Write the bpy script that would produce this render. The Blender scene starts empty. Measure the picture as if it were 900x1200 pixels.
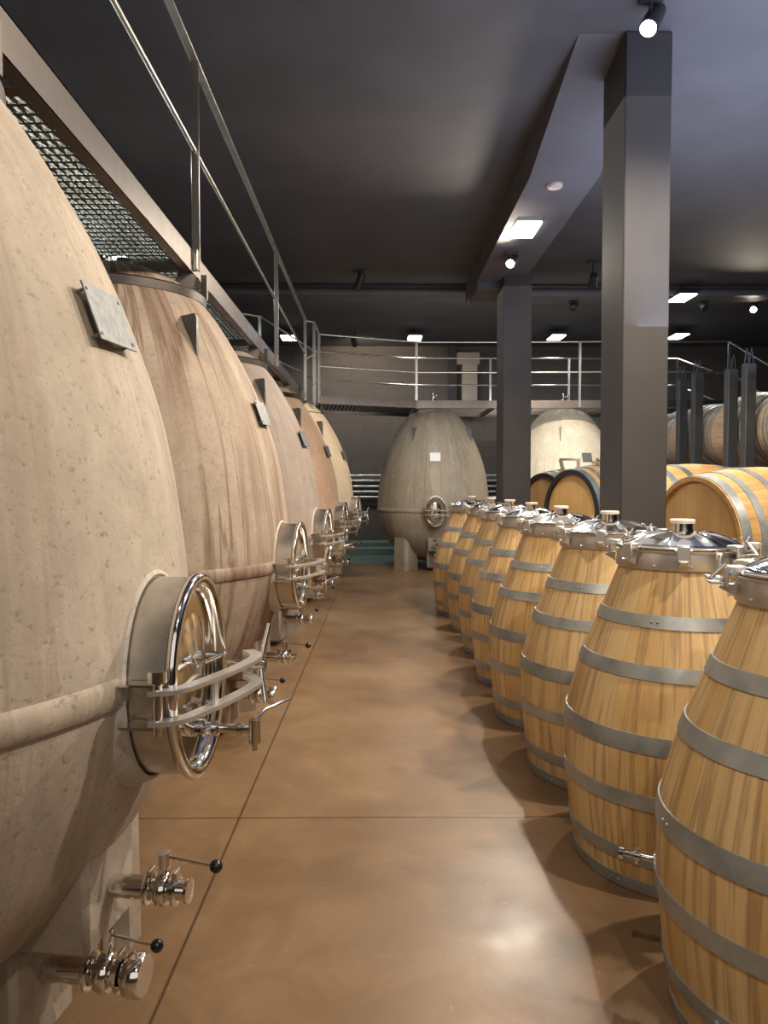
import bpy, bmesh, math, random
from mathutils import Vector, Matrix
random.seed(7)
PI = math.pi
R = math.radians
COL = bpy.context.scene.collection
SC = bpy.context.scene

# ------------------------------------------------------------------ materials
class NT:
    def __init__(s, name):
        s.m = bpy.data.materials.new(name); s.m.use_nodes = True
        s.t = s.m.node_tree; s.b = s.t.nodes['Principled BSDF']
        s.tc = s.t.nodes.new('ShaderNodeTexCoord')
    def n(s, typ, **kw):
        nd = s.t.nodes.new(typ)
        for k, v in kw.items(): setattr(nd, k, v)
        return nd
    def l(s, a, b): s.t.links.new(a, b)
    def math(s, op, a, b=None, c=None):
        nd = s.n('ShaderNodeMath', operation=op)
        for i, v in enumerate((a, b, c)):
            if v is None: continue
            if isinstance(v, (int, float)): nd.inputs[i].default_value = v
            else: s.l(v, nd.inputs[i])
        return nd.outputs[0]
    def coords(s, scale=(1, 1, 1), rand=True, world=False, loc=(0, 0, 0)):
        mp = s.n('ShaderNodeMapping'); mp.inputs['Scale'].default_value = scale
        mp.inputs['Location'].default_value = loc
        src = s.tc.outputs['Object']
        if world:
            g = s.n('ShaderNodeNewGeometry'); src = g.outputs['Position']
        if rand:
            oi = s.n('ShaderNodeObjectInfo')
            ml = s.n('ShaderNodeVectorMath', operation='SCALE')
            cb = s.n('ShaderNodeCombineXYZ')
            for k in range(3): s.l(oi.outputs['Random'], cb.inputs[k])
            s.l(cb.outputs[0], ml.inputs[0]); ml.inputs['Scale'].default_value = 37.0
            ad = s.n('ShaderNodeVectorMath', operation='ADD')
            s.l(src, ad.inputs[0]); s.l(ml.outputs[0], ad.inputs[1]); src = ad.outputs[0]
        s.l(src, mp.inputs['Vector'])
        return mp.outputs[0]
    def cyl(s, ka, kz, kr=0.0):
        """angle / height coordinates so that streaks run down a turned body"""
        sp = s.n('ShaderNodeSeparateXYZ'); s.l(s.tc.outputs['Object'], sp.inputs[0])
        oi = s.n('ShaderNodeObjectInfo'); cb = s.n('ShaderNodeCombineXYZ')
        a = s.math('ARCTAN2', sp.outputs[1], sp.outputs[0])
        s.l(s.math('MULTIPLY', s.math('COSINE', a), ka), cb.inputs[0])
        s.l(s.math('MULTIPLY', s.math('SINE', a), ka), cb.inputs[1])
        s.l(s.math('ADD', s.math('MULTIPLY', sp.outputs[2], kz), s.math('MULTIPLY', oi.outputs['Random'], 40.0)), cb.inputs[2])
        return cb.outputs[0]
    def noise(s, vec, scale, detail=4, rough=.55, dist=0):
        nd = s.n('ShaderNodeTexNoise'); s.l(vec, nd.inputs['Vector'])
        nd.inputs['Scale'].default_value = scale; nd.inputs['Detail'].default_value = detail
        nd.inputs['Roughness'].default_value = rough; nd.inputs['Distortion'].default_value = dist
        return nd.outputs['Fac']
    def ramp(s, fac, stops):
        nd = s.n('ShaderNodeValToRGB'); s.l(fac, nd.inputs[0]); cr = nd.color_ramp
        while len(cr.elements) < len(stops): cr.elements.new(.5)
        for e, (p, c) in zip(cr.elements, stops):
            e.position = p
            e.color = (c, c, c, 1) if isinstance(c, (int, float)) else (*c, 1)
        return nd.outputs['Color']
    def mix(s, fac, a, b, mode='MIX'):
        nd = s.n('ShaderNodeMix', data_type='RGBA', blend_type=mode)
        for sock, v in ((nd.inputs[0], fac), (nd.inputs[6], a), (nd.inputs[7], b)):
            if isinstance(v, (int, float)): sock.default_value = v
            elif isinstance(v, tuple): sock.default_value = (*v, 1)
            else: s.l(v, sock)
        return nd.outputs[2]
    def bump(s, h, strength=.2, dist=.01):
        nd = s.n('ShaderNodeBump'); nd.inputs['Strength'].default_value = strength
        nd.inputs['Distance'].default_value = dist
        s.l(h, nd.inputs['Height']); s.l(nd.outputs[0], s.b.inputs['Normal'])
    def set(s, **kw):
        for k, v in kw.items():
            k = k.replace('_', ' ')
            if isinstance(v, (int, float)): s.b.inputs[k].default_value = v
            elif isinstance(v, tuple): s.b.inputs[k].default_value = (*v, 1)
            else: s.l(v, s.b.inputs[k])
        return s

def concrete(name, base, light, stain, st=.6, darkbottom=.35):
    t = NT(name)
    big = t.noise(t.coords((1, 1, .6)), 2.2, 5, .6, .6)
    c = t.mix(t.ramp(big, [(.35, 0.0), (.68, 1.0)]), base, light)
    msk = t.ramp(t.noise(t.cyl(1.6, .55), 1.3, 3, .5, .3), [(.40, .25), (.55, 1.0)])
    streak = t.noise(t.cyl(4.2, .30), 1.5, 4, .55, .45)
    sm = t.ramp(streak, [(.47, 0.0), (.565, .85), (.62, .4), (.80, .2)])
    c = t.mix(t.math('MULTIPLY', t.math('MULTIPLY', sm, msk), st), c, stain)
    fine = t.noise(t.cyl(8, .42), 1.2, 3, .6, .5)
    fs = t.ramp(fine, [(.525, 0.0), (.560, 1.0), (.60, 0.0)])
    c = t.mix(t.math('MULTIPLY', t.math('MULTIPLY', fs, msk), st * .65), c, tuple(x * .8 for x in stain))
    mot = t.noise(t.coords((1, 1, .8)), 7, 6, .7, .8)
    c = t.mix(t.ramp(mot, [(.45, 0.0), (.70, .55)]), c, tuple(x * .74 for x in base))
    c = t.mix(t.ramp(mot, [(.28, .5), (.42, 0.0)]), c, tuple(min(1, x * 1.18) for x in light))
    pores = t.noise(t.coords(), 55, 5, .7)
    c = t.mix(t.ramp(pores, [(.32, .7), (.43, 0.0)]), c, tuple(x * .45 for x in base))
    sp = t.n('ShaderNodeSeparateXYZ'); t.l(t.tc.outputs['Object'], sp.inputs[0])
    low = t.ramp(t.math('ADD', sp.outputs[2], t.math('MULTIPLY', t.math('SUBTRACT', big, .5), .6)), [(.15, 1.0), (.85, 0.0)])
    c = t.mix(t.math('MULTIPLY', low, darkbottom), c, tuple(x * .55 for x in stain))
    t.set(Base_Color=c, Roughness=.78)
    med = t.noise(t.coords(), 9, 6, .65)
    t.bump(t.math('ADD', t.math('MULTIPLY', pores, .35), med), .28, .012)
    return t.m

def wood(name, a, b, dark, staves=26, stain=.6, cyl=True, gap=.05, seam=.22):
    t = NT(name)
    sp = t.n('ShaderNodeSeparateXYZ'); t.l(t.tc.outputs['Object'], sp.inputs[0])
    if cyl:
        ang = t.math('MULTIPLY', t.math('ADD', t.math('ARCTAN2', sp.outputs[1], sp.outputs[0]), PI), staves / (2 * PI))
    else:
        ang = t.math('MULTIPLY', sp.outputs[0], staves)
    idx = t.math('FLOOR', ang); fr = t.math('FRACT', ang)
    oi = t.n('ShaderNodeObjectInfo')
    cb = t.n('ShaderNodeCombineXYZ'); t.l(idx, cb.inputs[0]); t.l(oi.outputs['Random'], cb.inputs[1])
    wn = t.n('ShaderNodeTexWhiteNoise', noise_dimensions='2D'); t.l(cb.outputs[0], wn.inputs['Vector'])
    c = t.mix(wn.outputs['Value'], a, b)
    grain = t.noise(t.cyl(26, 1.6), 2.0, 6, .65, .4) if cyl else t.noise(t.coords((30, 1.3, 30)), 2.4, 6, .65, .5)
    c = t.mix(t.ramp(grain, [(.42, 0.0), (.78, .36)]), c, tuple(x * .62 for x in a))
    patch = t.noise(t.coords((1, 1, .7)), 5, 3, .5)
    c = t.mix(t.ramp(patch, [(.45, 0.0), (.75, .45)]), c, tuple(min(1, x * 1.25) for x in b))
    st = t.noise(t.cyl(7, .9) if cyl else t.coords((6, .5, 6)), 2.0, 5, .6, .25)
    c = t.mix(t.math('MULTIPLY', t.ramp(st, [(.50, 0.0), (.60, 1.0), (.70, .35)]), stain), c, dark)
    edge = t.math('MINIMUM', fr, t.math('SUBTRACT', 1.0, fr))
    g = t.ramp(edge, [(0.0, 1.0), (gap, 0.0)])
    c = t.mix(t.math('MULTIPLY', g, seam), c, tuple(x * .6 for x in dark))
    t.set(Base_Color=c, Roughness=.52)
    t.bump(t.math('SUBTRACT', grain, t.math('MULTIPLY', g, .6)), .12, .003)
    return t.m

def metal(name, col, rough, noise=0, nscale=20, metallic=1.0, col2=None, stretch=(1, 1, 1)):
    t = NT(name)
    c = col
    if noise or col2:
        f = t.noise(t.coords(stretch), nscale, 4, .6)
        c = t.mix(t.ramp(f, [(.35, 0.0), (.7, 1.0)]), col, col2 or tuple(x * (1 - noise) for x in col))
        t.set(Base_Color=c)
        t.l(t.math('ADD', t.math('MULTIPLY', f, rough * .5), rough * .75), t.b.inputs['Roughness'])
    else:
        t.set(Base_Color=col, Roughness=rough)
    t.set(Metallic=metallic)
    return t.m

def plain(name, col, rough=.6, noise=.15, nscale=6, spec=.5):
    t = NT(name)
    f = t.noise(t.coords(), nscale, 5, .6)
    t.set(Base_Color=t.mix(t.ramp(f, [(.35, 0.0), (.7, 1.0)]), col, tuple(x * (1 - noise) for x in col)), Roughness=rough)
    t.b.inputs['Specular IOR Level'].default_value = spec
    return t.m

def emit(name, col, strength):
    t = NT(name); t.set(Base_Color=col, Emission_Color=col, Emission_Strength=strength)
    return t.m

M = {}
M['steel'] = metal('polished_steel', (.80, .78, .75), .10, .08, 14)
M['brushed'] = metal('brushed_steel', (.70, .68, .65), .30, .2, 30)
M['rail'] = metal('rail_steel', (.62, .60, .56), .30, .2, 8)
M['beam'] = metal('beam_steel', (.17, .148, .135), .38, .25, 5)
M['galv'] = metal('galvanised_hoop', (.30, .325, .335), .42, 0, 9, .55, (.46, .485, .485))
M['galvblue'] = metal('blue_grey_hoop', (.20, .27, .31), .45, 0, 9, .7, (.34, .42, .46))
M['flange'] = metal('satin_steel', (.74, .73, .71), .36, .15, 20, .85)
M['black'] = plain('black_plastic', (.012, .012, .014), .25, .1)
M['blackpaint'] = plain('black_paint', (.02, .02, .024), .6, .2)
M['cap'] = plain('silicone_cap', (.72, .66, .58), .5, .08)
M['plaque'] = metal('plaque_steel', (.20, .21, .215), .5, 0, 45, .5, (.14, .145, .15))
M['whiteplate'] = plain('white_plate', (.9, .9, .9), .4, .06, 40)
M['post'] = plain('dark_post_paint', (.055, .062, .070), .5, .25, 8)
M['column'] = plain('dark_column_paint', (.052, .047, .048), .65, .25, 3)
M['ceiling'] = plain('dark_ceiling', (.085, .082, .088), .8, .3, 1.2)
M['beamc'] = plain('dark_ceiling_beam', (.11, .105, .115), .75, .25, 2)
M['gratebar'] = metal('grating_bars', (.80, .84, .80), .22, .25, 5, .9)
M['teal'] = plain('teal_floor_paint', (.15, .21, .185), .35, .3, 2)
M['pipe'] = metal('pale_pipe', (.55, .60, .60), .30, .1, 10, .8)
M['led'] = emit('led_panel_light', (.93, .97, 1), 14)
M['bulb'] = emit('spot_bulb', (1, .90, .74), 60)
M['fixture'] = plain('fixture_black', (.03, .03, .033), .45, .2)
M['ply'] = plain('pale_panel', (.55, .45, .36), .7, .15)
M['rubber'] = plain('rubber_hose', (.55, .6, .55), .5, .1)

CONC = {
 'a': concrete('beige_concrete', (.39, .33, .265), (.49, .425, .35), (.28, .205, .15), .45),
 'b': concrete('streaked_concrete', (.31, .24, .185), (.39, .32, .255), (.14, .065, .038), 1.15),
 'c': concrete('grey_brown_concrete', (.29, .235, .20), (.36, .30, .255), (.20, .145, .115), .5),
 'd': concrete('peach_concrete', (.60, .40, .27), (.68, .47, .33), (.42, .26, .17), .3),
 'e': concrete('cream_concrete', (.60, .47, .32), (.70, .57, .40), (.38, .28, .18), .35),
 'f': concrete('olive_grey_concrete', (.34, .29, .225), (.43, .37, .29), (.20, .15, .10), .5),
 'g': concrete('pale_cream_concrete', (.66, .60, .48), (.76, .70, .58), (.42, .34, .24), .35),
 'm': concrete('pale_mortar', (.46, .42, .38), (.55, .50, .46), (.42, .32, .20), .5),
}
WOOD = wood('oak_staves', (.60, .385, .155), (.71, .51, .265), (.20, .095, .04), 28, .5)
WOODH = wood('golden_oak_staves', (.50, .27, .09), (.60, .37, .15), (.26, .12, .045), 30, .35)
WOODP = wood('pale_oak_staves', (.46, .33, .21), (.56, .42, .28), (.22, .14, .09), 30, .4)
HEAD = wood('oak_head_boards', (.58, .34, .12), (.66, .41, .16), (.3, .15, .05), 9, .15, cyl=False, gap=.03)

# floor
def floor_mat():
    t = NT('polished_brown_concrete')
    pos = t.coords(rand=False, world=True)
    big = t.noise(pos, .9, 6, .62, .3)
    c = t.ramp(big, [(.30, (.125, .073, .038)), (.52, (.195, .120, .063)), (.72, (.27, .178, .104))])
    blot = t.noise(t.coords((1, 1, 1), rand=False, world=True, loc=(3, 7, 0)), 4.5, 5, .6, .6)
    c = t.mix(t.ramp(blot, [(.52, 0.0), (.78, .25)]), c, (.40, .25, .14))
    spk = t.noise(pos, 46, 4, .7)
    c = t.mix(t.ramp(spk, [(.62, 0.0), (.72, .35)]), c, (.5, .34, .2))
    dk = t.noise(pos, 2.3, 5, .6, .4)
    c = t.mix(t.ramp(dk, [(.60, 0.0), (.74, .5)]), c, (.11, .055, .03))
    sp = t.n('ShaderNodeSeparateXYZ'); t.l(t.tc.outputs['Object'], sp.inputs[0])
    X, Y = sp.outputs[0], sp.outputs[1]
    d = t.math('ABSOLUTE', t.math('SUBTRACT', X, t.math('ADD', -.566, t.math('MULTIPLY', Y, .0118))))
    for yy in (-2.3, .32, 2.95, 5.56, 8.0, 10.35, 12.6):
        d = t.math('MINIMUM', d, t.math('ABSOLUTE', t.math('SUBTRACT', Y, yy)))
    d = t.math('MINIMUM', d, t.math('ABSOLUTE', t.math('SUBTRACT', X, 2.2)))
    g = t.ramp(d, [(.0022, 1.0), (.0050, 0.0)])
    c = t.mix(g, c, (.030, .014, .008))
    t.set(Base_Color=c)
    r = t.noise(pos, 3.0, 5, .6)
    t.l(t.math('ADD', t.math('MULTIPLY', r, .38), .17), t.b.inputs['Roughness'])
    t.b.inputs['Specular IOR Level'].default_value = .45
    t.bump(t.math('SUBTRACT', t.math('MULTIPLY', spk, .1), g), .15, .004)
    return t.m
def wall_mat(name, base, w=.45, h=.22):
    t = NT(name)
    br = t.n('ShaderNodeTexBrick')
    g = t.n('ShaderNodeNewGeometry'); sp = t.n('ShaderNodeSeparateXYZ'); t.l(g.outputs['Position'], sp.inputs[0])
    cb = t.n('ShaderNodeCombineXYZ'); t.l(t.math('ADD', sp.outputs[0], sp.outputs[1]), cb.inputs[0]); t.l(sp.outputs[2], cb.inputs[1])
    t.l(cb.outputs[0], br.inputs['Vector'])
    br.inputs['Color1'].default_value = (*base, 1); br.inputs['Color2'].default_value = (*[x * .9 for x in base], 1)
    br.inputs['Mortar'].default_value = (*[x * .82 for x in base], 1)
    br.inputs['Scale'].default_value = 1; br.inputs['Brick Width'].default_value = w; br.inputs['Row Height'].default_value = h
    br.inputs['Mortar Size'].default_value = .008
    t.set(Base_Color=br.outputs['Color'], Roughness=.8)
    t.bump(t.math('SUBTRACT', 1.0, br.outputs['Fac']), .15, .004)
    return t.m

# ------------------------------------------------------------------ mesh helpers
def tf(loc=(0, 0, 0), rot=(0, 0, 0)):
    from mathutils import Euler
    return Matrix.Translation(loc) @ Euler(rot).to_matrix().to_4x4()

class MB:
    def __init__(s): s.b = bmesh.new()
    def box(s, c, size, rot=(0, 0, 0), taper=None, bevel=0):
        r = bmesh.ops.create_cube(s.b, size=1)
        vs = r['verts']
        for v in vs:
            k = 1
            if taper and v.co.z > 0: k = taper
            v.co = Vector((v.co.x * size[0] * k, v.co.y * size[1] * k, v.co.z * size[2]))
        if bevel:
            es = list({e for v in vs for e in v.link_edges})
            r2 = bmesh.ops.bevel(s.b, geom=es, offset=bevel, segments=1, affect='EDGES', profile=.5)
            vs = list({v for f in r2['faces'] for v in f.verts} | {v for v in vs if v.is_valid})
        bmesh.ops.transform(s.b, matrix=tf(c, rot), verts=vs)
        return s
    def beam(s, p0, p1, w, h, bevel=0, up=(0, 0, 1)):
        p0, p1 = Vector(p0), Vector(p1); d = p1 - p0; L = d.length; x = d.normalized()
        up = Vector(up)
        if abs(x.dot(up)) > .99: up = Vector((0, 1, 0))
        y = up.cross(x).normalized(); z = x.cross(y)
        m = Matrix((x, y, z)).transposed().to_4x4(); m.translation = (p0 + p1) / 2
        r = bmesh.ops.create_cube(s.b, size=1); vs = r['verts']
        for v in vs: v.co = Vector((v.co.x * L, v.co.y * w, v.co.z * h))
        if bevel:
            es = list({e for v in vs for e in v.link_edges})
            r2 = bmesh.ops.bevel(s.b, geom=es, offset=bevel, segments=1, affect='EDGES', profile=.5)
            vs = list({v for f in r2['faces'] for v in f.verts} | {v for v in vs if v.is_valid})
        bmesh.ops.transform(s.b, matrix=m, verts=vs)
        return s
    def rings(s, rings, close_u=True, caps=(True, True)):
        R_ = [[s.b.verts.new(p) for p in ring] for ring in rings]
        n = len(R_[0])
        for a, b in zip(R_, R_[1:]):
            for i in range(n if close_u else n - 1):
                j = (i + 1) % n
                try: s.b.faces.new((a[i], a[j], b[j], b[i]))
                except ValueError: pass
        if caps[0]: s.b.faces.new(list(reversed(R_[0])))
        if caps[1]: s.b.faces.new(R_[-1])
        return s
    def lathe(s, prof, seg=48, m=None, caps=(True, True), closed=False):
        m = m or Matrix()
        pr = list(prof) + ([prof[0]] if closed else [])
        rr = [[m @ Vector((max(r, 1e-4) * math.cos(2 * PI * i / seg), max(r, 1e-4) * math.sin(2 * PI * i / seg), z)) for i in range(seg)] for r, z in pr]
        return s.rings(rr, caps=(False, False) if closed else caps)
    def cyl(s, p0, p1, r, seg=16, r2=None):
        return s.tube([p0, p1], r, seg, r2)
    def tube(s, pts, r, seg=12, r2=None):
        pts = [Vector(p) for p in pts]; rr = []
        prev = None
        for k, p in enumerate(pts):
            d = (pts[min(k + 1, len(pts) - 1)] - pts[max(k - 1, 0)]).normalized()
            if prev is None:
                a = Vector((0, 0, 1)) if abs(d.z) < .9 else Vector((1, 0, 0))
                u = d.cross(a).normalized()
            else:
                u = (prev - d * prev.dot(d)).normalized()
            prev = u; v = d.cross(u)
            rad = r if r2 is None else r + (r2 - r) * k / (len(pts) - 1)
            rr.append([p + (u * math.cos(2 * PI * i / seg) + v * math.sin(2 * PI * i / seg)) * rad for i in range(seg)])
        return s.rings(rr)
    def ribbon(s, pts, wdir, w, th):
        """flat bar swept along pts, wide in wdir"""
        pts = [Vector(p) for p in pts]; wd = Vector(wdir).normalized(); rr = []
        for k, p in enumerate(pts):
            d = (pts[min(k + 1, len(pts) - 1)] - pts[max(k - 1, 0)]).normalized()
            n = d.cross(wd).normalized()
            rr.append([p + wd * w / 2 + n * th / 2, p - wd * w / 2 + n * th / 2, p - wd * w / 2 - n * th / 2, p + wd * w / 2 - n * th / 2])
        return s.rings(rr)
    def sphere(s, c, r, seg=20):
        bmesh.ops.create_uvsphere(s.b, u_segments=seg, v_segments=seg // 2, radius=r, matrix=Matrix.Translation(c))
        return s
    def oval(s, prof, a, b, z0=0, seg=56, caps=(True, True)):
        """prof (x, scale, offset): oval rings facing +X, a half height, b half width"""
        rr = []
        for x, k, o in prof:
            rr.append([Vector((x, max(b * k + o, 1e-4) * math.cos(2 * PI * i / seg), z0 + max(a * k + o, 1e-4) * math.sin(2 * PI * i / seg))) for i in range(seg)])
        return s.rings(rr, caps=caps)
    def xform(s, m):
        bmesh.ops.transform(s.b, matrix=m, verts=s.b.verts[:]); return s
    def build(s, name, mat, parent=None, sharp=38):
        bmesh.ops.recalc_face_normals(s.b, faces=s.b.faces[:])
        me = bpy.data.meshes.new(name); s.b.to_mesh(me); s.b.free()
        me.materials.append(mat)
        me.shade_smooth(); me.set_sharp_from_angle(angle=R(sharp))
        o = bpy.data.objects.new(name, me); COL.objects.link(o)
        if parent: o.parent = parent
        return o

def catmull(pts, n=6):
    out = []
    P = [pts[0]] + list(pts) + [pts[-1]]
    for i in range(1, len(P) - 2):
        p0, p1, p2, p3 = P[i - 1:i + 3]
        for k in range(n):
            t = k / n
            out.append(tuple(.5 * (2 * b + (c - a) * t + (2 * a - 5 * b + 4 * c - d) * t * t + (3 * b - a - 3 * c + d) * t ** 3) for a, b, c, d in zip(p0, p1, p2, p3)))
    out.append(tuple(pts[-1])); return out

def interp(prof, z):
    for (r0, z0), (r1, z1) in zip(prof, prof[1:]):
        if min(z0, z1) <= z <= max(z0, z1) and z0 != z1:
            return r0 + (r1 - r0) * (z - z0) / (z1 - z0)
    return prof[-1][0]

def tag(o, label=None, cat=None, group=None, kind=None):
    if label: o['label'] = label
    if cat: o['category'] = cat
    if group: o['group'] = group
    if kind: o['kind'] = kind
    return o
def empty(name, loc=(0, 0, 0), rot=(0, 0, 0)):
    o = bpy.data.objects.new(name, None); COL.objects.link(o); o.location = loc; o.rotation_euler = rot
    o.empty_display_size = .1; return o
def struct(mb, name, mat):
    o = mb.build(name, mat); o['kind'] = 'structure'; return o
KIDS = {}
def kids(o): return [c for c in bpy.data.objects if c.parent == o]
def copy_tree(o, parent=None):
    c = o.copy(); COL.objects.link(c)
    if parent: c.parent = parent
    for ch in kids(o): copy_tree(ch, c)
    return c

# ------------------------------------------------------------------ setting
FL = MB(); FL.box((2, 6.2, -.05), (14, 17, .1)); floor = struct(FL, 'floor', floor_mat())
struct(MB().box((2, 13.62, -.046), (14, 2.16, .1)), 'trim_1', M['teal'])            # painted strip at the far end
cb_ = MB().box((2, 14.12, .05), (14, .56, .19), bevel=.012).box((2, 14.25, .18), (14, .30, .12), bevel=.012)
struct(cb_, 'trim_2', M['teal'])
WB = wall_mat('dark_block_wall', (.105, .088, .078))
struct(MB().box((2, 14.5, 2.0), (14, .2, 4.3)), 'wall_back', WB)
struct(MB().box((-5.1, 6.2, 2.0), (.2, 17, 4.3)), 'wall_left', WB)
struct(MB().box((9.1, 6.2, 2.0), (.2, 17, 4.3)), 'wall_right', WB)
struct(MB().box((2, -2.4, 2.0), (14, .2, 4.3)), 'wall_front', WB)
struct(MB().box((2, 6.2, 3.91), (14.2, 17.2, .1)), 'ceiling', M['ceiling'])
# ceiling beams
struct(MB().box((2, 10.22, 3.80), (14, .4, .14), bevel=.01), 'trim_3', M['ceiling'])
struct(MB().box((-2.2, 3.4, 3.84), (6.4, .5, .06)), 'trim_4', M['ceiling'])
bm_ = MB().rings([[(x, 4.35, 3.88), (x, 5.85, 3.60), (x, 9.95, 3.60), (x, 9.95, 3.88)] for x in (1.16, 1.68)])
bm_.box((1.42, 9.2, 3.56), (.52, .75, .10), bevel=.01)
struct(bm_, 'trim_5', M['beamc'])
struct(MB().cyl((-5, 9.93, 3.76), (9, 9.93, 3.76), .045), 'trim_6', M['beamc'])
# pilaster and duct on the far wall
struct(MB().box((1.75, 14.34, 3.05), (.28, .12, 1.0), bevel=.008).box((1.72, 14.33, 3.62), (.42, .14, .22), bevel=.006), 'trim_7', M['ply'])
struct(MB().box((1.44, 14.36, 2.2), (.16, .10, 3.8), bevel=.01), 'trim_8', M['column'])

# columns
for (x0, y0, w, d, nm) in ((1.415, 4.42, .268, .42, 'near'), (1.425, 8.6, .315, .46, 'far')):
    c = MB().box((x0 + w / 2, y0 + d / 2, 1.93), (w, d, 3.86), bevel=.008).build('column', M['column'])
    tag(c, 'wide dark grey square column standing behind the barrels, nearest and widest' if nm == 'near' else
        'narrower dark grey column farther away under the end of the ceiling beam', 'column', kind='structure')

# wall pipes
for i in range(5):
    z = [1.455, 1.36, 1.255, 1.155, 1.055][i]
    p = MB().cyl((-4.9, 14.30, z), (9, 14.30, z), .021)
    for x in (-4, -2, -.62, 2, 4, 6, 8): p.box((x, 14.35, z), (.05, .12, .055))
    o = p.build('wall_pipe', M['pipe'])
    tag(o, 'horizontal pale metal pipe on far wall, ' + ['topmost of five', 'second from top of five', 'middle one of five', 'second from bottom of five', 'lowest of five'][i],
        'pipe', 'pipes along the far wall')

# ------------------------------------------------------------------ concrete egg tank
K = 1.063
EGG = [(0, .10), (.20, .11), (.40, .17), (.54, .25), (.66, .36), (.755, .50), (.815, .66), (.852, .80), (.865, .90), (.862, 1.02), (.845, 1.20),
       (.808, 1.44), (.745, 1.66), (.668, 1.86), (.575, 2.04), (.475, 2.20), (.36, 2.325), (.27, 2.378), (.24, 2.395), (0, 2.395)]
EGG = [(r * K, z) for r, z in EGG]
EGP = catmull(EGG[:-1], 5) + [(0, 2.395)]
EGP = [(max(r, 0), z) for r, z in EGP]
ZM = .885

def valve(parent, z, x0, big=False, lever=True):
    """butterfly valve along local +X starting at x0"""
    k = 1.2 if big else 1.0
    m = Matrix.Translation((x0, 0, z)) @ Matrix.Rotation(PI / 2, 4, 'Y')
    P = [(.025, -.12), (.025, .030), (.032, .031), (.036, .036), (.036, .041), (.031, .046), (.022, .048), (.022, .056), (.034, .058), (.036, .064), (.036, .078),
         (.033, .082), (.024, .084), (.024, .094), (.033, .096), (.033, .102), (.022, .104), (.020, .122), (.027, .124), (.027, .130), (.018, .131)]
    if big: P = P[:-3] + [(.026, .112), (.038, .114), (.040, .120), (.040, .140), (.036, .146)]
    v = MB().lathe([(r * k, h * k) for r, h in P], 28, m)
    for zz in (.041, .099):
        v.cyl((x0 + zz * k, -.012, z + .038 * k), (x0 + zz * k, .018, z + .038 * k), .005)
        v.box((x0 + zz * k, 0, z + .034 * k), (.012, .022, .014))
    body = v.build('valve', M['steel'], parent)
    n = MB().cyl((x0 + .071 * k, 0, z + .030 * k), (x0 + .071 * k, 0, z + .052 * k), .008)
    n.cyl((x0 + .071 * k, 0, z + .048 * k), (x0 + .071 * k, 0, z + .082 * k), .0145, 20)
    n.cyl((x0 + .071 * k, 0, z + .074 * k), (x0 + .071 * k + .118, -.02, z + .070 * k), .0040, 10)
    n.build('valve_lever', M['steel'], body)
    MB().sphere((x0 + .071 * k + .128, -.0215, z + .070 * k), .0145).build('lever_knob', M['black'], body)
    return body

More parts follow.
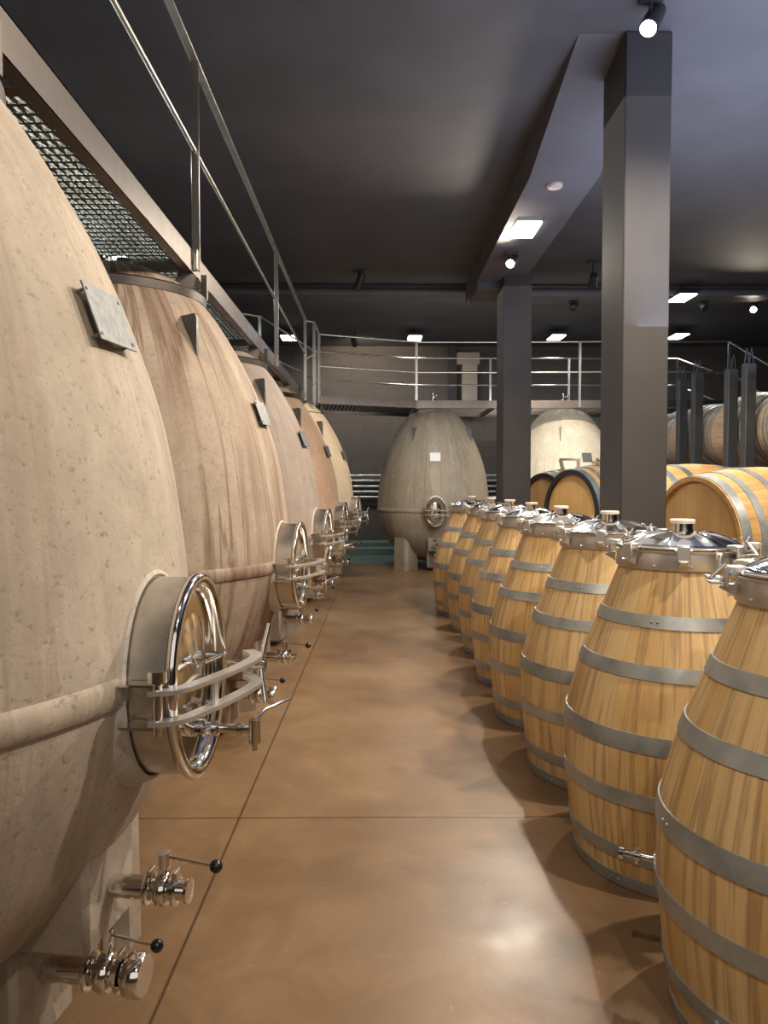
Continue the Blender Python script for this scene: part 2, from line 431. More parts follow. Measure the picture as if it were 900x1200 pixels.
def make_egg():
    root = empty('egg_tank')
    b = MB().lathe(EGP, 96)
    # moulded belt
    belt = [(interp(EGP, ZM + dz) + o, ZM + dz) for dz, o in ((-.034, -.01), (-.032, .002), (-.024, .009), (0, .012), (.020, .009), (.032, .001), (.036, -.01))]
    body = b.build('tank_body', CONC['a'], root)
    MB().lathe(belt, 96, closed=True).build('moulded_belt', CONC['a'], root)
    for k in range(4):
        a = R(45 + 90 * k)
        l = MB()
        prof = [(.50, .17, 0), (.50, .17, .01), (.52, .155, .45), (.56, .12, .80)]
        rr = []
        for rin, hw, z in prof:
            ro = .79 if z < .7 else .80
            rr.append([(rin, -hw * .8, z), (ro - .05, -hw, z), (ro, -hw + .05, z), (ro, hw - .05, z), (ro - .05, hw, z), (rin, hw * .8, z)])
        l.rings(rr).xform(Matrix.Rotation(a, 4, 'Z'))
        l.build('leg', CONC['a'], root)
    MB().box((.33, 0, .17), (.62, .24, .26), bevel=.015).box((.52, 0, .435), (.56, .22, .27), bevel=.012).build('outlet_block', CONC['a'], root)
    # lifting lugs
    for k in range(4):
        a = R(-30 + 90 * k); r0 = interp(EGP, 2.0)
        prof2 = [(-.12, -.14), (.050, -.14), (.056, -.1), (.056, .09), (.042, .112), (-.14, .112)]
        mb = MB()
        mb.rings([[(r0 + x, t, 1.99 + z) for x, z in prof2] for t in (-.006, .006)])
        mb.cyl((r0 + .03, -.009, 2.06), (r0 + .03, .009, 2.06), .014)
        mb.xform(Matrix.Rotation(a, 4, 'Z')).build('lifting_lug', M['plaque'], root)
    # plaque
    zp = 1.66; rp = interp(EGP, zp); slope = math.atan2(interp(EGP, zp + .06) - interp(EGP, zp - .06), .12)
    pl = MB().box((0, 0, 0), (.004, .165, .13), bevel=.001)
    for sx in (-.07, .07):
        for sz in (-.05, .05): pl.cyl((-.03, sx, sz), (.004, sx, sz), .004, 8)
    pl.xform(tf((rp + .02, 0, zp), (0, slope, 0))).build('plaque', M['plaque'], root)
    # manway collar and door
    a_, b_ = .207, .145; xs = interp(EGP, ZM)
    MB().oval([(xs - .14, 1, .012), (xs - .004, 1, .012), (xs - .008, 1, .020), (xs - .045, 1, .036), (xs - .14, 1, .036)], a_, b_, ZM).build('manway_mortar', CONC['m'], root)
    MB().oval([(xs - .14, 1, .006), (xs + .074, 1, .006), (xs + .074, 1, -.004), (xs - .14, 1, -.004)], a_, b_, ZM, caps=(False, False)).build('manway_collar', M['brushed'], root)
    xd = xs + .076
    door = MB().oval([(xd - .002, 1, -.012), (xd + .004, 1, -.016), (xd - .012, 1, -.030), (xd - .008, .80, 0), (xd - .001, .62, 0), (xd + .005, .40, 0), (xd + .008, .2, 0), (xd + .009, .02, 0)], a_, b_, ZM, caps=(True, True)).build('manway_door', M['steel'], root, 60)
    rim = [(xd, 1, .008), (xd + .004, 1, .014), (xd + .012, 1, .016), (xd + .020, 1, .012), (xd + .023, 1, .004), (xd + .020, 1, -.006), (xd + .012, 1, -.014), (xd + .002, 1, -.018), (xd, 1, .008)]
    MB().oval(rim, a_, b_, ZM, caps=(False, False)).build('door_rim', M['steel'], door, 60)
    # yoke: two bowed straps from hinge (near side, -Y) to clamp (far side, +Y)
    yk = MB(); pts = catmull([(xd - .020, -.185), (xd + .028, -.165), (xd + .058, -.09), (xd + .082, .0), (xd + .098, .09), (xd + .095, .150), (xd + .060, .195)], 5)
    for zz in (.030, -.030):
        yk.ribbon([(x, y, ZM + zz - .02) for x, y in pts], (1, .0, .0) if False else (.25, -.05, 1), .006, .022) if False else yk.ribbon([(x, y, ZM + zz - .02) for x, y in pts], (0, 0, 1), .009, .028)
    yk.box((xd + .060, .196, ZM - .02), (.026, .005, .066)); yk.box((xd + .068, -.055, ZM - .02), (.006, .022, .060))
    yk.build('yoke', M['flange'], door)
    h = MB(); hx, hy = xd - .004, -.180
    h.cyl((hx, hy, ZM - .075), (hx, hy, ZM + .038), .010).cyl((hx, hy, ZM + .030), (hx, hy, ZM + .052), .019, 24)
    for zz in (.022, -.062):
        h.box((hx - .035, hy + .008, ZM + zz), (.085, .034, .005))
    h.build('hinge', M['steel'], door)
    c = MB(); cx, cy = xd + .072, .200
    c.cyl((xd - .02, .195, ZM - .02), (cx + .018, .200, ZM - .02), .008).cyl((cx + .002, cy, ZM - .02), (cx + .030, cy, ZM - .02), .014, 20)
    c.tube([(cx + .018, cy, ZM - .02), (cx + .024, cy + .01, ZM + .018), (cx + .036, cy + .02, ZM + .075)], .0072)
    c.tube([(cx + .018, cy, ZM - .02), (cx + .024, cy - .01, ZM - .055), (cx + .036, cy - .02, ZM - .108)], .0072)
    c.build('clamp_handle', M['steel'], door)
    for zz in (.035, -.075):
        hd = MB()
        hd.cyl((xd + .01, -.015, ZM + zz), (xd + .04, -.015, ZM + zz), .006).cyl((xd + .01, .05, ZM + zz), (xd + .052, .05, ZM + zz), .006)
        hd.cyl((xd + .034, -.03, ZM + zz), (xd + .05, .065, ZM + zz), .0045)
        hd.build('door_bracket', M['steel'], door)
    s = MB(); zs = ZM - .115
    s.lathe([(.020, -.01), (.020, .012), (.013, .016), (.013, .03), (.017, .034), (.017, .044), (.010, .048), (.010, .085), (.0145, .087), (.0145, .10), (.009, .102), (.009, .13)], 18, Matrix.Translation((xd + .01, 0, zs)) @ Matrix.Rotation(PI / 2, 4, 'Y'))
    s.cyl((xd + .135, 0, zs - .028), (xd + .135, 0, zs + .022), .013).cyl((xd + .135, 0, zs - .045), (xd + .135, 0, zs - .028), .006)
    s.tube([(xd + .135, 0, zs + .02), (xd + .15, .03, zs + .036), (xd + .19, .09, zs + .044)], .004)
    s.build('sample_valve', M['steel'], door)
    valve(root, .405, .850)
    valve(root, .205, .70, True)
    # cap with fitting on top
    t = MB().lathe([(.20, 2.385), (.20, 2.402), (.17, 2.408), (.06, 2.414), (.03, 2.418), (.03, 2.55), (.045, 2.552), (.045, 2.562), (.015, 2.565), (.012, 2.64), (.03, 2.642), (.03, 2.66), (0, 2.662)], 32)
    t.cyl((0, 0, 2.60), (.06, .05, 2.60), .008).cyl((.06, .05, 2.56), (.06, .05, 2.63), .014).cyl((-.05, 0, 2.585), (0, 0, 2.60), .01)
    t.build('top_hatch', M['steel'], root)
    return root

egg0 = make_egg()
ECAT = 'concrete tank'
eggs = [
 (-1.38, 1.80, 0, -8, 'a', 'huge pale beige concrete egg tank at left edge of the photo, nearest of all', 1, 1),
 (-1.38, 4.07, 0, -8, 'b', 'concrete egg tank with rusty brown vertical streaks, second in the left row', 1, 1),
 (-1.37, 6.30, 0, -9, 'c', 'grey-brown concrete egg tank, third in the left row', 1, 1),
 (-1.32, 8.60, 0, -10, 'd', 'peach-coloured concrete egg tank, fourth in the left row', 1, 1),
 (-1.22, 10.8, 0, -12, 'e', 'cream-coloured concrete egg tank, farthest in the left row at the walkway corner', 1, 1.02),
 (.90, 12.0, 0, -92, 'f', 'olive-grey concrete egg tank facing down the aisle with a white plate', .945, 1.02),
 (2.93, 12.0, 0, -77, 'g', 'brightly lit cream concrete egg tank seen between the two dark columns', .95, 1.02),
 (4.96, 12.0, 0, -90, 'g', 'egg tank under the far walkway at right, only its top fitting showing above racked barrels', .945, 1.02),
]
for i, (x, y, z, rz, mk, lab, sxy, sz) in enumerate(eggs):
    o = egg0 if i == 0 else copy_tree(egg0)
    o.location = (x, y, z); o.rotation_euler = (0, 0, R(rz)); o.scale = (sxy, sxy, sz)
    tag(o, lab, ECAT, 'egg-shaped concrete tanks')
    if i:
        for c in kids(o):
            base = c.name.split('.')[0]
            if base in ('tank_body', 'moulded_belt', 'leg', 'outlet_block'):
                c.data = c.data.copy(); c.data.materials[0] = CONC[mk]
            if base == 'plaque' and i == 5:
                c.data = c.data.copy(); c.data.materials[0] = M['whiteplate']; c['label'] = 'white rectangular plate'

# ------------------------------------------------------------------ walkways
def railing_pts(mb, a, b, r=.015): mb.beam(a, b, r * 2, r * 2)
def grating(mb, x0, x1, y0, y1, z, dx, dy, along='x', hole=None, rh=.0, edge=False):
    def segs(fix, lo, hi, axis):
        cuts = []
        for (hx, hy) in hole or []:
            d = fix - (hy if axis == 'x' else hx)
            if abs(d) < rh:
                w = math.sqrt(rh * rh - d * d); c = hx if axis == 'x' else hy
                cuts.append((c - w, c + w))
        cuts.sort(); cur = lo
        for a, b in cuts:
            if a > cur: yield cur, min(a, hi)
            cur = max(cur, b)
        if cur < hi: yield cur, hi
    n = int((y1 - y0) / dy)
    for i in range(n + 1):
        y = y0 + i * dy
        for a, b in segs(y, x0, x1, 'x'):
            if b - a > .01: mb.box(((a + b) / 2, y, z), (b - a, .008 if edge else .003, .004 if edge else .026))
    n = int((x1 - x0) / dx)
    for i in range(n + 1):
        x = x0 + i * dx
        for a, b in segs(x, y0, y1, 'y'):
            if b - a > .01: mb.box((x, (a + b) / 2, z + .001), (.0075 if edge else .004, b - a, .003 if edge else .012))

w1 = empty('walkway', (0, 0, 2.40))
tag(w1, 'long steel grating walkway with handrail running over the left row of egg tanks', 'walkway')
def wp(mb, name, mat, parent, root=w1): # keep geometry in world coords
    mb.xform(Matrix.Translation(-Vector(root.location)))
    return mb.build(name, mat, parent)
XB, XL = -.955, -1.90
ZT, ZB_ = 2.524, 2.40
for x, s in ((XB, -1), (XL, 1)):
    mb = MB().box((x + s * .003, 4.85, (ZT + ZB_) / 2), (.006, 11.7, ZT - ZB_)).box((x + s * .022, 4.85, ZB_ + .003), (.044, 11.7, .006)).box((x + s * .022, 4.85, ZT - .003), (.044, 11.7, .006))
    wp(mb, 'side_beam', M['beam'], w1)
for y in (-.8, .6, 2.25, 4.10, 6.30, 8.45, 10.66):
    wp(MB().box(((XB + XL) / 2, y, 2.445), (abs(XL - XB) - .02, .045, .05)), 'cross_beam', M['beam'], w1)
g = MB(); grating(g, XL + .02, XB - .02, -1.0, 10.66, 2.48, .034, .060, hole=[(e[0], e[1]) for e in eggs[:5]], rh=.09)
wp(g, 'grating', M['gratebar'], w1)
g = MB(); grating(g, XL + .02, XB - .02, -1.0, 10.66, 2.464, .034, .060, hole=[(e[0], e[1]) for e in eggs[:5]], rh=.09, edge=True)
wp(g, 'grating_shade_net', M['post'], w1)  # dark net added below the bars, stands in for their shaded lower edges
for (ex, ey) in [(e[0], e[1]) for e in eggs[:5]]:
    rr = [(.455, 2.255), (.475, 2.235), (.495, 2.235), (.50, 2.275), (.485, 2.285), (.45, 2.285)]
    mb = MB().lathe([(r * .97, z) for r, z in rr], 64, Matrix.Translation((ex, ey, 0)), closed=True)
    for a in (0, 120, 240):
        q = (ex + .475 * math.cos(R(a + 10)), ey + .475 * math.sin(R(a + 10)))
        mb.box((q[0], q[1], 2.345), (.03, .03, .13))
    mb.box((XB - .045, ey + .02, 2.355), (.09, .07, .10), (.0, .3, .2))
    wp(mb, 'opening_ring', M['beam'], w1)
RT, RM = 3.50, 3.04
ys1 = [.85, 4.10, 7.39, 10.4]
for x in (XB + .012,):
    for y in ys1:
        mb = MB().beam((x, y, ZB_ + .015), (x, y, RT), .045, .012, .002, up=(0, 1, 0)) if False else MB().box((x, y, (RT + ZB_ + .02) / 2), (.042, .012, RT - ZB_ - .02), bevel=.002)
        mb.box((x - (-.008 if True else .010 if x > -1.2 else -.010), y, ZB_ + .075), (.006, .07, .10))
        wp(mb, 'railing_post', M['rail'], w1)
    wp(MB().box((x, 4.75, RT + .006), (.042, 11.4, .012), bevel=.002), 'top_rail', M['rail'], w1)
    wp(MB().cyl((x, -.95, RM), (x, 10.42, RM), .011), 'mid_rail', M['rail'], w1)
w2 = empty('walkway', (2.5, 11.9, 2.40))
tag(w2, 'far steel walkway with double railings crossing above the egg tanks along the back', 'walkway')
A_, B2, C2_, D2 = (-.78, 10.72), (.60, 11.30), (1.72, 11.30), (5.15, 11.20)
A3, B3, D3 = (-.95, 12.1), (.55, 12.75), (5.0, 12.75)
ZF = 2.52
def poly_beam(pts, z0, z1, th, name, mat):
    mb = MB()
    for p, q in zip(pts, pts[1:]): mb.beam((p[0], p[1], (z0 + z1) / 2), (q[0], q[1], (z0 + z1) / 2), th, z1 - z0)
    return wp(mb, name, mat, w2, w2)
poly_beam([A_, B2, C2_, D2], 2.41, ZF, .05, 'side_beam', M['beam'])
poly_beam([A3, B3, D3], 2.41, ZF, .05, 'side_beam', M['beam'])
for x in (.62, 1.75, 2.3, 3.5, 4.3, 5.1):
    wp(MB().box((x, 12.02, 2.435), (.05, 1.44, .06)), 'cross_beam', M['beam'], w2, w2)
g = MB(); grating(g, .6, 5.1, 11.34, 12.7, 2.47, .06, .08, hole=[(e[0], e[1]) for e in eggs[5:]], rh=.09)
wp(g, 'grating', M['beam'], w2, w2)
mb = MB()
for k in range(26):
    t = k / 25
    p = (A_[0] + (B2[0] - A_[0]) * t, A_[1] + (B2[1] - A_[1]) * t); q = (A3[0] + (B3[0] - A3[0]) * t, A3[1] + (B3[1] - A3[1]) * t)
    mb.beam((p[0], p[1], 2.47), (q[0], q[1], 2.47), .006, .03)
for k in range(1, 16):
    t = k / 16
    p = (A_[0] + (A3[0] - A_[0]) * t, A_[1] + (A3[1] - A_[1]) * t); q = (B2[0] + (B3[0] - B2[0]) * t, B2[1] + (B3[1] - B2[1]) * t)
    mb.beam((p[0], p[1], 2.47), (q[0], q[1], 2.47), .006, .012)
wp(mb, 'grating', M['beam'], w2, w2)
FT, FM = 3.37, 2.93
def rail_poly(pts, name, r=.014):
    mb = MB()
    for p, q in zip(pts, pts[1:]): mb.cyl(p, q, r, 10)
    for p in pts[1:-1]: mb.sphere(p, r, 8)
    return wp(mb, name, M['rail'], w2, w2)
front = [A_, B2, C2_, (2.98, 11.24), D2]
rail_poly([(*p, FT) for p in front] + [(5.35, 10.2, 2.80)], 'top_rail')
rail_poly([(*p, FM) for p in front] + [(5.35, 10.2, 2.36)], 'mid_rail')
back = [A3, B3, D3]
rail_poly([(*p, FT) for p in back] + [(5.45, 12.2, 3.05)], 'top_rail')
rail_poly([(*p, FM) for p in back] + [(5.45, 12.2, 2.6)], 'mid_rail')
for p in [A_, B2, (2.98, 11.24), D2]: wp(MB().box((p[0], p[1], (FT + 2.42) / 2), (.035, .035, FT - 2.42)), 'railing_post', M['rail'], w2, w2)
for p in [A3, (1.9, 12.75), (3.2, 12.75), D3]: wp(MB().box((p[0], p[1], (FT + 2.42) / 2), (.035, .035, FT - 2.42)), 'railing_post', M['rail'], w2, w2)
mb = MB().box((-1.52, 10.2, 2.97), (.035, .035, 1.08)).cyl((-1.88, 9.9, 3.50), (-1.52, 10.2, 3.50), .014).cyl((-1.52, 10.2, 3.50), (-.95, 12.1, 3.37), .014).cyl((-1.52, 10.2, 3.04), (-.95, 12.1, 2.93), .012)
wp(mb, 'end_rail', M['rail'], w2, w2)
# corner gate rails
gt = MB()
gt.box((-.83, 10.50, 2.95), (.042, .012, 1.08)).cyl((-.94, 10.42, 3.49), (-.83, 10.50, 3.49), .012).cyl((-.83, 10.5, 3.49), (-.78, 10.70, 3.37), .012)
gt.cyl((-.94, 10.42, 2.98), (-.83, 10.50, 3.06), .011)
wp(gt, 'corner_rail', M['rail'], w2, w2)
hs = MB().tube([(-1.55, 10.45, 2.53), (-1.45, 10.4, 2.60), (-1.3, 10.5, 2.62), (-1.12, 10.55, 2.56), (-1.02, 10.45, 2.53)], .035).build('hose', M['rubber'])
tag(hs, 'pale hose lying on the end of the left walkway', 'hose')

# ------------------------------------------------------------------ upright oak casks with steel lids
CK = catmull([(.348, 0.0), (.366, .10), (.386, .26), (.393, .38), (.388, .50), (.360, .62), (.328, .72), (.275, .85), (.206, 1.025)], 5)
def make_cask():
    root = empty('oak_cask')
    MB().lathe(CK + [(.0, 1.025)], 78).build('staves', WOOD, root)
    for z0, z1 in ((.003, .045), (.10, .143), (.285, .335), (.465, .520), (.683, .727), (.838, .878)):
        outer = [(interp(CK, z0 + (z1 - z0) * k / 3) + .0045, z0 + (z1 - z0) * k / 3) for k in range(4)]
        inner = [(r - .008, z) for r, z in reversed(outer)]
        mb = MB().lathe(outer + inner, 78, closed=True)
        a = random.uniform(0, 6.28); r = interp(CK, (z0 + z1) / 2) + .006
        for da in (-.035, .035):
            mb.sphere((r * math.cos(a + da), r * math.sin(a + da), (z0 + z1) / 2), .005, 8)
        mb.build('hoop', M['galv'], root)
    fl = MB().lathe([(.205, 1.018), (.218, 1.018), (.220, 1.022), (.214, 1.072), (.222, 1.074), (.224, 1.080), (.216, 1.084), (.20, 1.084), (.20, 1.03)], 72, closed=True)
    for k in range(12):
        a = 2 * PI * k / 12 + .1; fl.sphere((.221 * math.cos(a), .221 * math.sin(a), 1.032), .0045, 8)
    fl.build('neck_flange', M['flange'], root)
    # lid: dome with eight flat facets and raised ribs
    seg = 96; rr = []
    for r, z in [(.220, 1.085), (.222, 1.090), (.214, 1.095), (.198, 1.095), (.185, 1.099), (.15, 1.112), (.11, 1.124), (.07, 1.132), (.045, 1.136), (.040, 1.137)]:
        ring = []
        for i in range(seg):
            a = 2 * PI * i / seg; k = abs(math.cos(4 * a))
            w = max(0, min(1, (r - .04) / .06)) * max(0, min(1, (.2 - r) / .03))
            ring.append((r * math.cos(a), r * math.sin(a), z + .010 * w * k ** 14))
        rr.append(ring)
    lid = MB().rings(rr, caps=(True, True)).build('lid', M['steel'], root, 50)
    MB().lathe([(.034, 1.13), (.034, 1.170), (.030, 1.171), (.030, 1.135)], 32, closed=True).lathe([(.036, 1.136), (.036, 1.142)], 32).build('bung_collar', M['steel'], lid)
    MB().lathe([(.036, 1.163), (.041, 1.165), (.042, 1.174), (.038, 1.178), (0, 1.178)], 32).build('bung_cap', M['cap'], lid)
    for k in range(8):
        a = 2 * PI * k / 8 + .25
        c = MB().box((.226, 0, 1.082), (.044, .040, .022), bevel=.003)
        c.box((.246, 0, 1.066), (.008, .040, .048), bevel=.002)
        c.rings([[(.222, y, 1.050), (.250, y, 1.046), (.262, y * .5, 1.040), (.226, y, 1.020)] for y in (-.016, .016)])
        c.cyl((.235, -.026, 1.076), (.235, .026, 1.076), .005, 8)
        if k % 4 == 0:
            c.cyl((.25, 0, 1.06), (.285, .0, 1.064), .006, 10).cyl((.285, -.025, 1.064), (.285, .025, 1.064), .005, 8).cyl((.285, .025, 1.064), (.25, .025, 1.10), .005, 8)
            c.box((.268, .0, 1.052), (.03, .05, .004)).cyl((.262, 0, 1.08), (.262, 0, 1.108), .006, 10)
            c.tube([(.262, -.02, 1.122), (.262, -.006, 1.106), (.262, .006, 1.106), (.262, .02, 1.122)], .004, 8)
        c.xform(Matrix.Rotation(a, 4, 'Z') @ Matrix.Translation((-.002, 0, .010))).build('lid_clamp', M['flange'], lid)
    z = .315; r = interp(CK, z)
    s = MB().lathe([(.016, -.01), (.016, .008), (.009, .01), (.009, .04), (.013, .042), (.013, .058), (.008, .06), (.008, .082), (.017, .084), (.017, .096), (.010, .098)], 16, Matrix.Translation((r, 0, z)) @ Matrix.Rotation(PI / 2, 4, 'Y'))
    s.cyl((r + .05, 0, z - .02), (r + .05, 0, z + .022), .006)
    s.build('spigot', M['steel'], root)
    return root
cask0 = make_cask()
casks = [(1.085, 1.79, 153, 'large pale oak cask at right edge of the photo, nearest, with small steel spigot'),
 (1.065, 2.65, 100, 'big oak cask with domed steel lid, second from the front of the aisle row'),
 (1.060, 3.46, 95, 'oak cask with domed steel lid, third from the front in the aisle row'),
 (1.035, 4.27, 105, 'bright orange-toned oak cask, fourth from the front in the aisle row'),
 (1.035, 5.08, 95, 'greyish oak cask, fifth from the front in the aisle row'),
 (1.045, 5.96, 100, 'oak cask, sixth from the front, third from the far end of its row'),
 (1.035, 6.85, 98, 'oak cask, seventh from the front, last but one in the aisle row'),
 (.975, 7.72, 95, 'farthest oak cask of the aisle row, leftmost, standing before the olive-grey egg tank')]
for i, (x, y, rz, lab) in enumerate(casks):
    o = cask0 if i == 0 else copy_tree(cask0)
    o.location = (x, y, 0); o.rotation_euler = (0, 0, R(rz)); tag(o, lab, 'cask', 'upright oak casks along the aisle')

# ------------------------------------------------------------------ lying barrels
def make_barrel(L, rb, rc, woodm, hoopm, rimm, rimlab=None, stand=True, hoops=None):
    """axis local Z, centre at origin; head at +Z end is the visible one"""
    root = empty('oak_barrel')
    pr = []
    for k in range(21):
        u = -1 + 2 * k / 20; pr.append((rb - (rb - rc) * abs(u) ** 1.9, u * L / 2))
    rec = .035
    prof = [(0, -L / 2 + rec), (rc - .035, -L / 2 + rec), (rc - .028, -L / 2)] + pr + [(rc - .028, L / 2), (rc - .035, L / 2 - rec), (0, L / 2 - rec)]
    MB().lathe(prof, 84, caps=(False, False)).build('staves', woodm, root)
    for s in (1, -1):
        MB().lathe([(rc - .036, s * (L / 2 - rec + .001)), (rc - .036, s * (L / 2 - rec + .006)), (0, s * (L / 2 - rec + .006))], 60, caps=(True, False)).build('head', HEAD, root)
    for zc, w in hoops:
        for s in (1, -1):
            zs = [s * (zc + w * (k / 3 - .5)) for k in range(4)]
            outer = [(interp(pr, z) + .005, z) for z in zs]
            MB().lathe(outer + [(r - .009, z) for r, z in reversed(outer)], 84, closed=True).build('hoop', hoopm, root)
    if rimm:
        MB().lathe([(rc + .004, L / 2 - .03), (rc + .004, L / 2 + .004), (rc - .045, L / 2 + .004), (rc - .040, L / 2 - .028)], 84, closed=True).build('chime_rim', rimm, root)
    return root
HO = [(.455, .055), (.35, .045), (.20, .045)]
def lay(o, x, y, z, az):
    # local +Z -> horizontal direction az (degrees); local X stays vertical
    d = Vector((math.cos(R(az)), math.sin(R(az)), 0)); up = Vector((0, 0, 1))
    # local x -> horizontal, local y -> up
    xx = up.cross(d)
    m = Matrix((xx, up, d)).transposed()
    o.location = (x, y, z); o.rotation_euler = m.to_euler()
def cradle(name, x, y, az, z0, r, L, lab):
    d = Vector((math.cos(R(az)), math.sin(R(az)), 0)); n = Vector((-d.y, d.x, 0)); root = empty(name, (x, y, 0))
    for s in (-.28, .28):
        mb = MB(); c = d * s * L
        mb.beam(c + n * .40 + Vector((0, 0, .05)), c - n * .40 + Vector((0, 0, .05)), .07, .06)
        for t in (-1, 1):
            mb.beam(c + n * t * .33 + Vector((0, 0, .08)), c + n * t * .33 + Vector((0, 0, z0 - r * .86)), .06, .06, up=(1, 0, 0))
            mb.beam(c + n * t * .30 + Vector((0, 0, z0 - r * .90 - .06)), c + n * t * .42 + Vector((0, 0, z0 - r * .66 - .06)), .06, .03)
        mb.beam(c + n * .33 + Vector((0, 0, z0 - r - .05)), c - n * .33 + Vector((0, 0, z0 - r - .05)), .06, .05)
        mb.build('cradle_frame', M['post'], root)
    mb = MB()
    for t in (-1, 1): mb.beam(n * t * .33 + d * -.28 * L + Vector((0, 0, .05)), n * t * .33 + d * .28 * L + Vector((0, 0, .05)), .05, .05)
    mb.build('cradle_runner', M['post'], root)
    tag(root, lab, 'barrel cradle'); return root
specs = [
 (2.02, 4.86, .905, 195, WOODH, M['galv'], None, 'big golden oak barrel lying on its side at the right edge, nearest'),
 (2.12, 6.20, .96, 192, WOODH, M['galvblue'], None, 'golden oak barrel on its side with blue-grey hoops, right of the near column, second behind'),
 (1.98, 7.80, 1.00, 203, WOODH, M['galvblue'], M['blackpaint'], 'oak barrel on its side with black rim and blue hoops, left of near column'),
 (2.02, 9.28, .985, 205, WOODH, M['galv'], M['blackpaint'], 'golden oak barrel with black rim and bright hoops, just right of the far column'),
]
Lb = .98
for i, (x, y, z, az, wm, hm, rm, lab) in enumerate(specs):
    o = make_barrel(Lb, .505, .440, wm, hm, rm, hoops=HO)
    d = Vector((math.cos(R(az)), math.sin(R(az)), 0)); c = Vector((x, y, 0)) - d * Lb / 2
    lay(o, c.x, c.y, z, az)
    if i == 2:      # steel valve fitting on top (local +Y is up)
        mb = MB().box((0, .520, .02), (.10, .025, .36), (0, .2, 0)).box((0, .555, .02), (.03, .012, .34), (.12, .2, 0))
        for zz in (-.12, -.04, .07, .15): mb.cyl((0, .50, zz), (0, .565, zz), .016)
        mb.sphere((0, .57, .02), .045, 16)
        vf = mb.build('top_valve', M['steel'], o)
        MB().cyl((0, .55, -.10), (0, .70, -.10), .018).cyl((0, .685, -.10), (0, .70, .06), .009).build('lever', M['black'], vf)
    if i == 3:
        MB().box((0, .55, .20), (.03, .13, .035), (.3, 0, 0)).box((0, .55, -.06), (.03, .13, .035)).box((0, .615, .07), (.03, .03, .30)).build('handle', M['cap'], o)
    tag(o, lab, 'barrel', 'large oak barrels lying behind the aisle row')
    cradle('barrel_cradle', c.x, c.y, az, z, .5, Lb, 'dark steel cradle under ' + ['the nearest big lying barrel', 'the second lying barrel behind the near column', 'the black-rimmed barrel left of the near column', 'the farthest lying barrel beside the far column'][i])
# upper tier on a rack
rack = empty('barrel_rack', (3.5, 7, 0)); tag(rack, 'dark steel rack with tall uprights and hooks holding the upper row of barrels', 'rack')
for (x, y, zt) in ((3.12, 7.82, 2.36), (3.12, 7.45, 2.37), (3.12, 6.74, 2.30), (3.12, 6.42, 2.30)):
    mb = MB().box((x - 3.5, y - 7, zt / 2), (.085, .095, zt), bevel=.004)
    up = mb.build('upright', M['post'], rack)
    hk = MB()
    for s in (-.02, .02):
        hk.tube([(x - 3.5 + s - .02, y - 7, zt - .02), (x - 3.5 + s - .008, y - 7, zt + .09), (x - 3.5 + s, y - 7, zt + .13), (x - 3.5 + s + .008, y - 7, zt + .09), (x - 3.5 + s + .02, y - 7, zt - .02)], .005, 8)
    hk.build('hook', M['post'], up)
for (x, y) in ((4.1, 7.82), (4.1, 7.45), (4.1, 6.74), (4.1, 6.42), (4.1, 5.0), (3.12, 8.9), (4.1, 8.9)):
    MB().box((x - 3.5, y - 7, .68), (.085, .095, 1.36), bevel=.004).build('upright', M['post'], rack)
for x in (3.28, 3.78):
    MB().box((x - 3.5, 0, 1.38), (.06, 6.6, .06)).build('rack_rail', M['post'], rack)
for y in (6.42, 6.74, 7.45, 7.82, 8.9, 5.0):
    MB().box((.12, y - 7, 1.32), (.92, .06, .06)).build('cross_bar', M['post'], rack)
up0 = make_barrel(.95, .36, .315, WOODP, M['galv'], None, hoops=[(.44, .05), (.36, .035), (.22, .04), (.15, .03)])
for i, (y, lab) in enumerate([(4.95, 'grey-brown oak barrel lying on the rack, nearest of the upper row at right edge'),
                              (6.05, 'grey-brown oak barrel lying on the rack, second of the upper row, behind the near uprights'),
                              (7.10, 'grey-brown oak barrel lying on the rack, third of the upper row'),
                              (8.15, 'grey-brown oak barrel lying on the rack, fourth of the upper row between the far uprights'),
                              (9.2, 'grey-brown oak barrel lying on the rack, farthest of the upper row beside the near column')]):
    o = up0 if i == 0 else copy_tree(up0)
    lay(o, 3.52 + .0 * i, y, 1.77, 270); tag(o, lab, 'barrel', 'upper row of racked barrels')

# ------------------------------------------------------------------ lamps and fixtures
def led_panel(x, y, z, lab, w=.22, d=.42, p=10, rot=0):
    t = empty('led_panel', (x, y, z), (0, 0, R(rot)))
    MB().box((0, 0, .03), (w + .03, d + .03, .04), bevel=.004).cyl((0, 0, .04), (0, 0, 3.86 - z), .008).build('housing', M['fixture'], t)
    MB().box((0, 0, .004), (w, d, .012)).build('diffuser', M['led'], t)
    tag(t, lab, 'ceiling light', 'white ceiling panel lights')
    ld = bpy.data.lights.new('panel_lamp', 'AREA'); ld.shape = 'RECTANGLE'; ld.size = w; ld.size_y = d; ld.energy = p; ld.color = (.86, .93, 1)
    lo = bpy.data.objects.new('panel_lamp', ld); COL.objects.link(lo); lo.parent = t; lo.location = (0, 0, -.01)
led_panel(-1.448, 12.9, 3.72, 'bright white panel light above the far left walkway, leftmost in the far row')
led_panel(.655, 12.9, 3.72, 'bright white panel light above the olive-grey egg tank')
led_panel(3.00, 12.8, 3.72, 'bright white panel light seen between the two columns')
led_panel(4.98, 12.7, 3.72, 'bright white panel light just right of the near column, lower of two')
led_panel(3.97, 10.0, 3.70, 'bright white panel light just right of the near column, upper of two')
led_panel(1.35, 7.0, 3.585, 'bright white panel light under the ceiling beam above the far column', p=14)
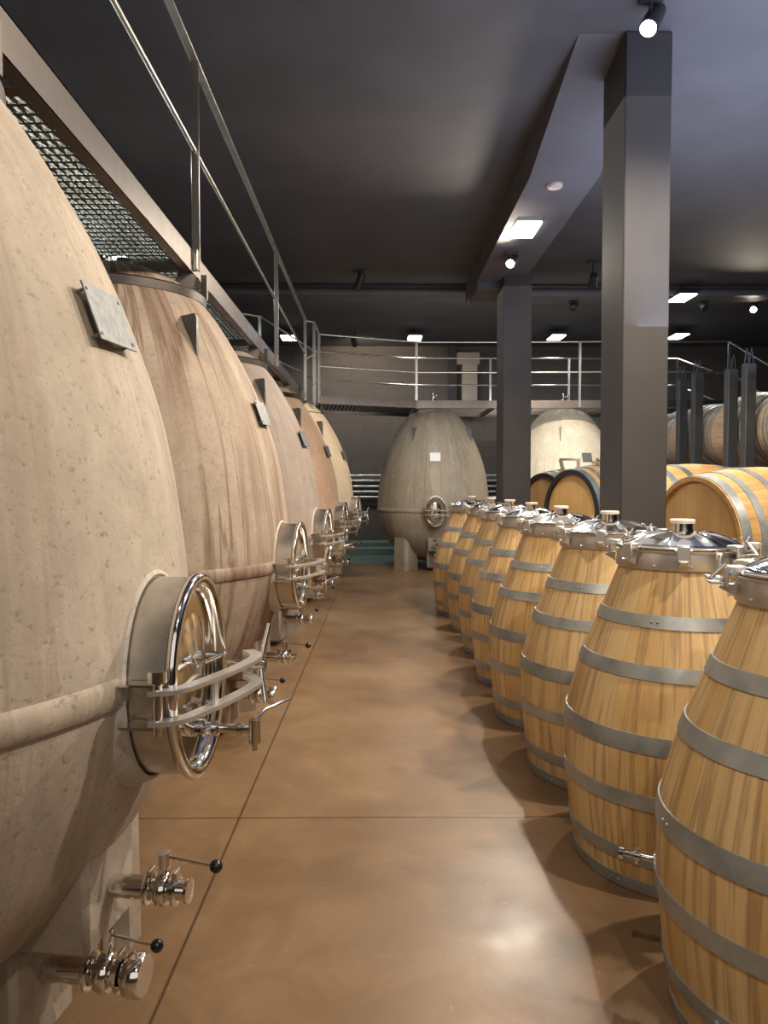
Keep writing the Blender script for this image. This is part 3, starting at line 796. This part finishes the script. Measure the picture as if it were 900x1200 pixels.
for k, (xx, yy) in enumerate(((-2.55, 5.0), (-2.45, 6.1), (-2.5, 7.6))):
    led_panel(xx, yy, 3.6, 'white panel light above the left walkway, seen through its grating, ' + ('nearest', 'middle', 'farthest')[k] + ' of three', .5, .6, 14)

def spot(x, y, z, lab, tx, ty, tz, power, size=75, r=.035, shown=True, color=(1, .86, .68), top=3.86, bulb=True):
    t = empty('spotlight', (x, y, z)); d = (Vector((tx, ty, tz)) - Vector((x, y, z))).normalized()
    q = d.to_track_quat('Z', 'Y').to_matrix().to_4x4()
    MB().lathe([(.028, -.14), (.045, -.13), (.05, .0), (.052, .045), (.044, .045), (.040, .02), (0, .018)], 24, q).build('housing', M['fixture'], t)
    if bulb: MB().lathe([(.036, .026), (.033, .032), (0, .034)], 20, q).build('lens', M['bulb'], t)
    MB().cyl((0, 0, .02), (0, 0, top - z), .01).box((0, 0, top - z - .015), (.12, .05, .03)).build('mount', M['fixture'], t)
    tag(t, lab, 'spotlight', 'ceiling spotlights')
    if power:
        ld = bpy.data.lights.new('spot_lamp', 'SPOT'); ld.energy = power; ld.spot_size = R(size); ld.spot_blend = .6; ld.shadow_soft_size = r; ld.color = color
        lo = bpy.data.objects.new('spot_lamp', ld); COL.objects.link(lo); lo.parent = t
        lo.rotation_euler = d.to_track_quat('-Z', 'Y').to_euler(); lo.location = d * .06
spot(1.45, 4.12, 3.72, 'warm glowing spotlight high on the ceiling at upper right of the photo', -.1, 2.6, .9, 110, 125)
spot(1.35, 7.7, 3.50, 'small white spotlight under the ceiling beam, just below the panel light', -.2, 4.6, 1.0, 190, 125, top=3.6)
spot(5.10, 10.4, 3.66, 'warm glowing spotlight at the far right edge above the racked barrels', 3.6, 7.2, 1.8, 160, 90, top=3.72)
spot(4.36, 10.25, 3.66, 'small unlit spotlight between the panel light and the right edge', 5, 9, 2.0, 0, top=3.72, bulb=False)
spot(2.63, 10.26, 3.66, 'dark unlit spotlight hanging between the two columns', 2.0, 9, 2.0, 0, top=3.72, bulb=False)
spot(-.35, 13.0, 3.66, 'tiny spotlight above the curved part of the far walkway', -.1, 14.4, 2.9, 70, 120, top=4.0)
# spotlights added to light the scene, most of them out of view
spot(2.0, 1.6, 3.68, 'unseen spotlight on the ceiling behind the near right cask', -.3, 2.4, .7, 250, 120)
spot(.7, -.9, 3.68, 'added unseen spotlight on the ceiling behind the camera', .2, 2.4, .4, 90, 100)
spot(-.35, .3, 3.68, 'added unseen spotlight on the ceiling above the aisle start', 1.3, 3.4, .7, 110, 70)
spot(2.3, 3.3, 3.68, 'unseen spotlight on the ceiling above the lying barrels', .9, 3.2, .3, 270, 130)
spot(1.88, 5.35, 3.68, 'added spotlight on the ceiling hidden behind the near column', .8, 6.0, .3, 260, 130)  # added to light the cask row, kept out of sight behind the column
spot(2.5, 8.9, 3.6, 'added spotlight on the ceiling aimed at the cream egg tank', 2.95, 11.8, 1.6, 260, 60)  # added to brighten the cream egg
spot(-.2, 9.3, 3.68, 'added spotlight on the ceiling aimed at the peach egg tank', -1.0, 9.9, 1.6, 90, 95)
sd = MB().lathe([(.06, 3.585), (.06, 3.60), (.052, 3.575), (0, 3.57)], 24, Matrix.Translation((1.38, 5.98, 0))).build('smoke_detector', M['ply'])
tag(sd, 'round pale smoke detector on the underside of the ceiling beam', 'smoke detector')

# broad fill lamps added to brighten the room, no fixtures behind them
def area(loc, rot, sx, sy, p, col):
    ld = bpy.data.lights.new('fill', 'AREA'); ld.shape = 'RECTANGLE'; ld.size = sx; ld.size_y = sy; ld.energy = p; ld.color = col
    lo = bpy.data.objects.new('fill_light', ld); COL.objects.link(lo); lo.location = loc; lo.rotation_euler = rot
    return lo
area((.5, -1.6, 2.2), (R(80), 0, 0), 4, 2, 18, (1, .93, .85))
area((3.0, 3.0, 2.2), (PI, 0, 0), 3, 6, 230, (.62, .72, 1))  # added blue uplight, stands in for lens glare over the ceiling
area((1.7, 9.4, 2.0), (R(92), 0, 0), 3.6, .6, 34, (1, .95, .86))  # added fill to lift the far eggs out of the walkway shadow
area((1.0, 6.5, 3.5), (0, 0, 0), 2.5, 7, 22, (1, .93, .85))

w = bpy.data.worlds.new('World'); SC.world = w; w.use_nodes = True
w.node_tree.nodes['Background'].inputs[0].default_value = (.55, .55, .6, 1)
w.node_tree.nodes['Background'].inputs[1].default_value = .25

# ------------------------------------------------------------------ camera
cam = bpy.data.cameras.new('Camera'); co = bpy.data.objects.new('Camera', cam); COL.objects.link(co)
cam.sensor_fit = 'VERTICAL'; cam.sensor_height = 36; cam.lens = 27
co.location = (0, 0, 1.3); co.rotation_euler = (PI / 2 - math.atan(33 / 900), 0, -math.atan(10 / 900))
cam.clip_start = .02
SC.camera = co
SC.view_settings.view_transform = 'Filmic' if False else 'Standard'
SC.view_settings.exposure = .28
SC.view_settings.gamma = 1
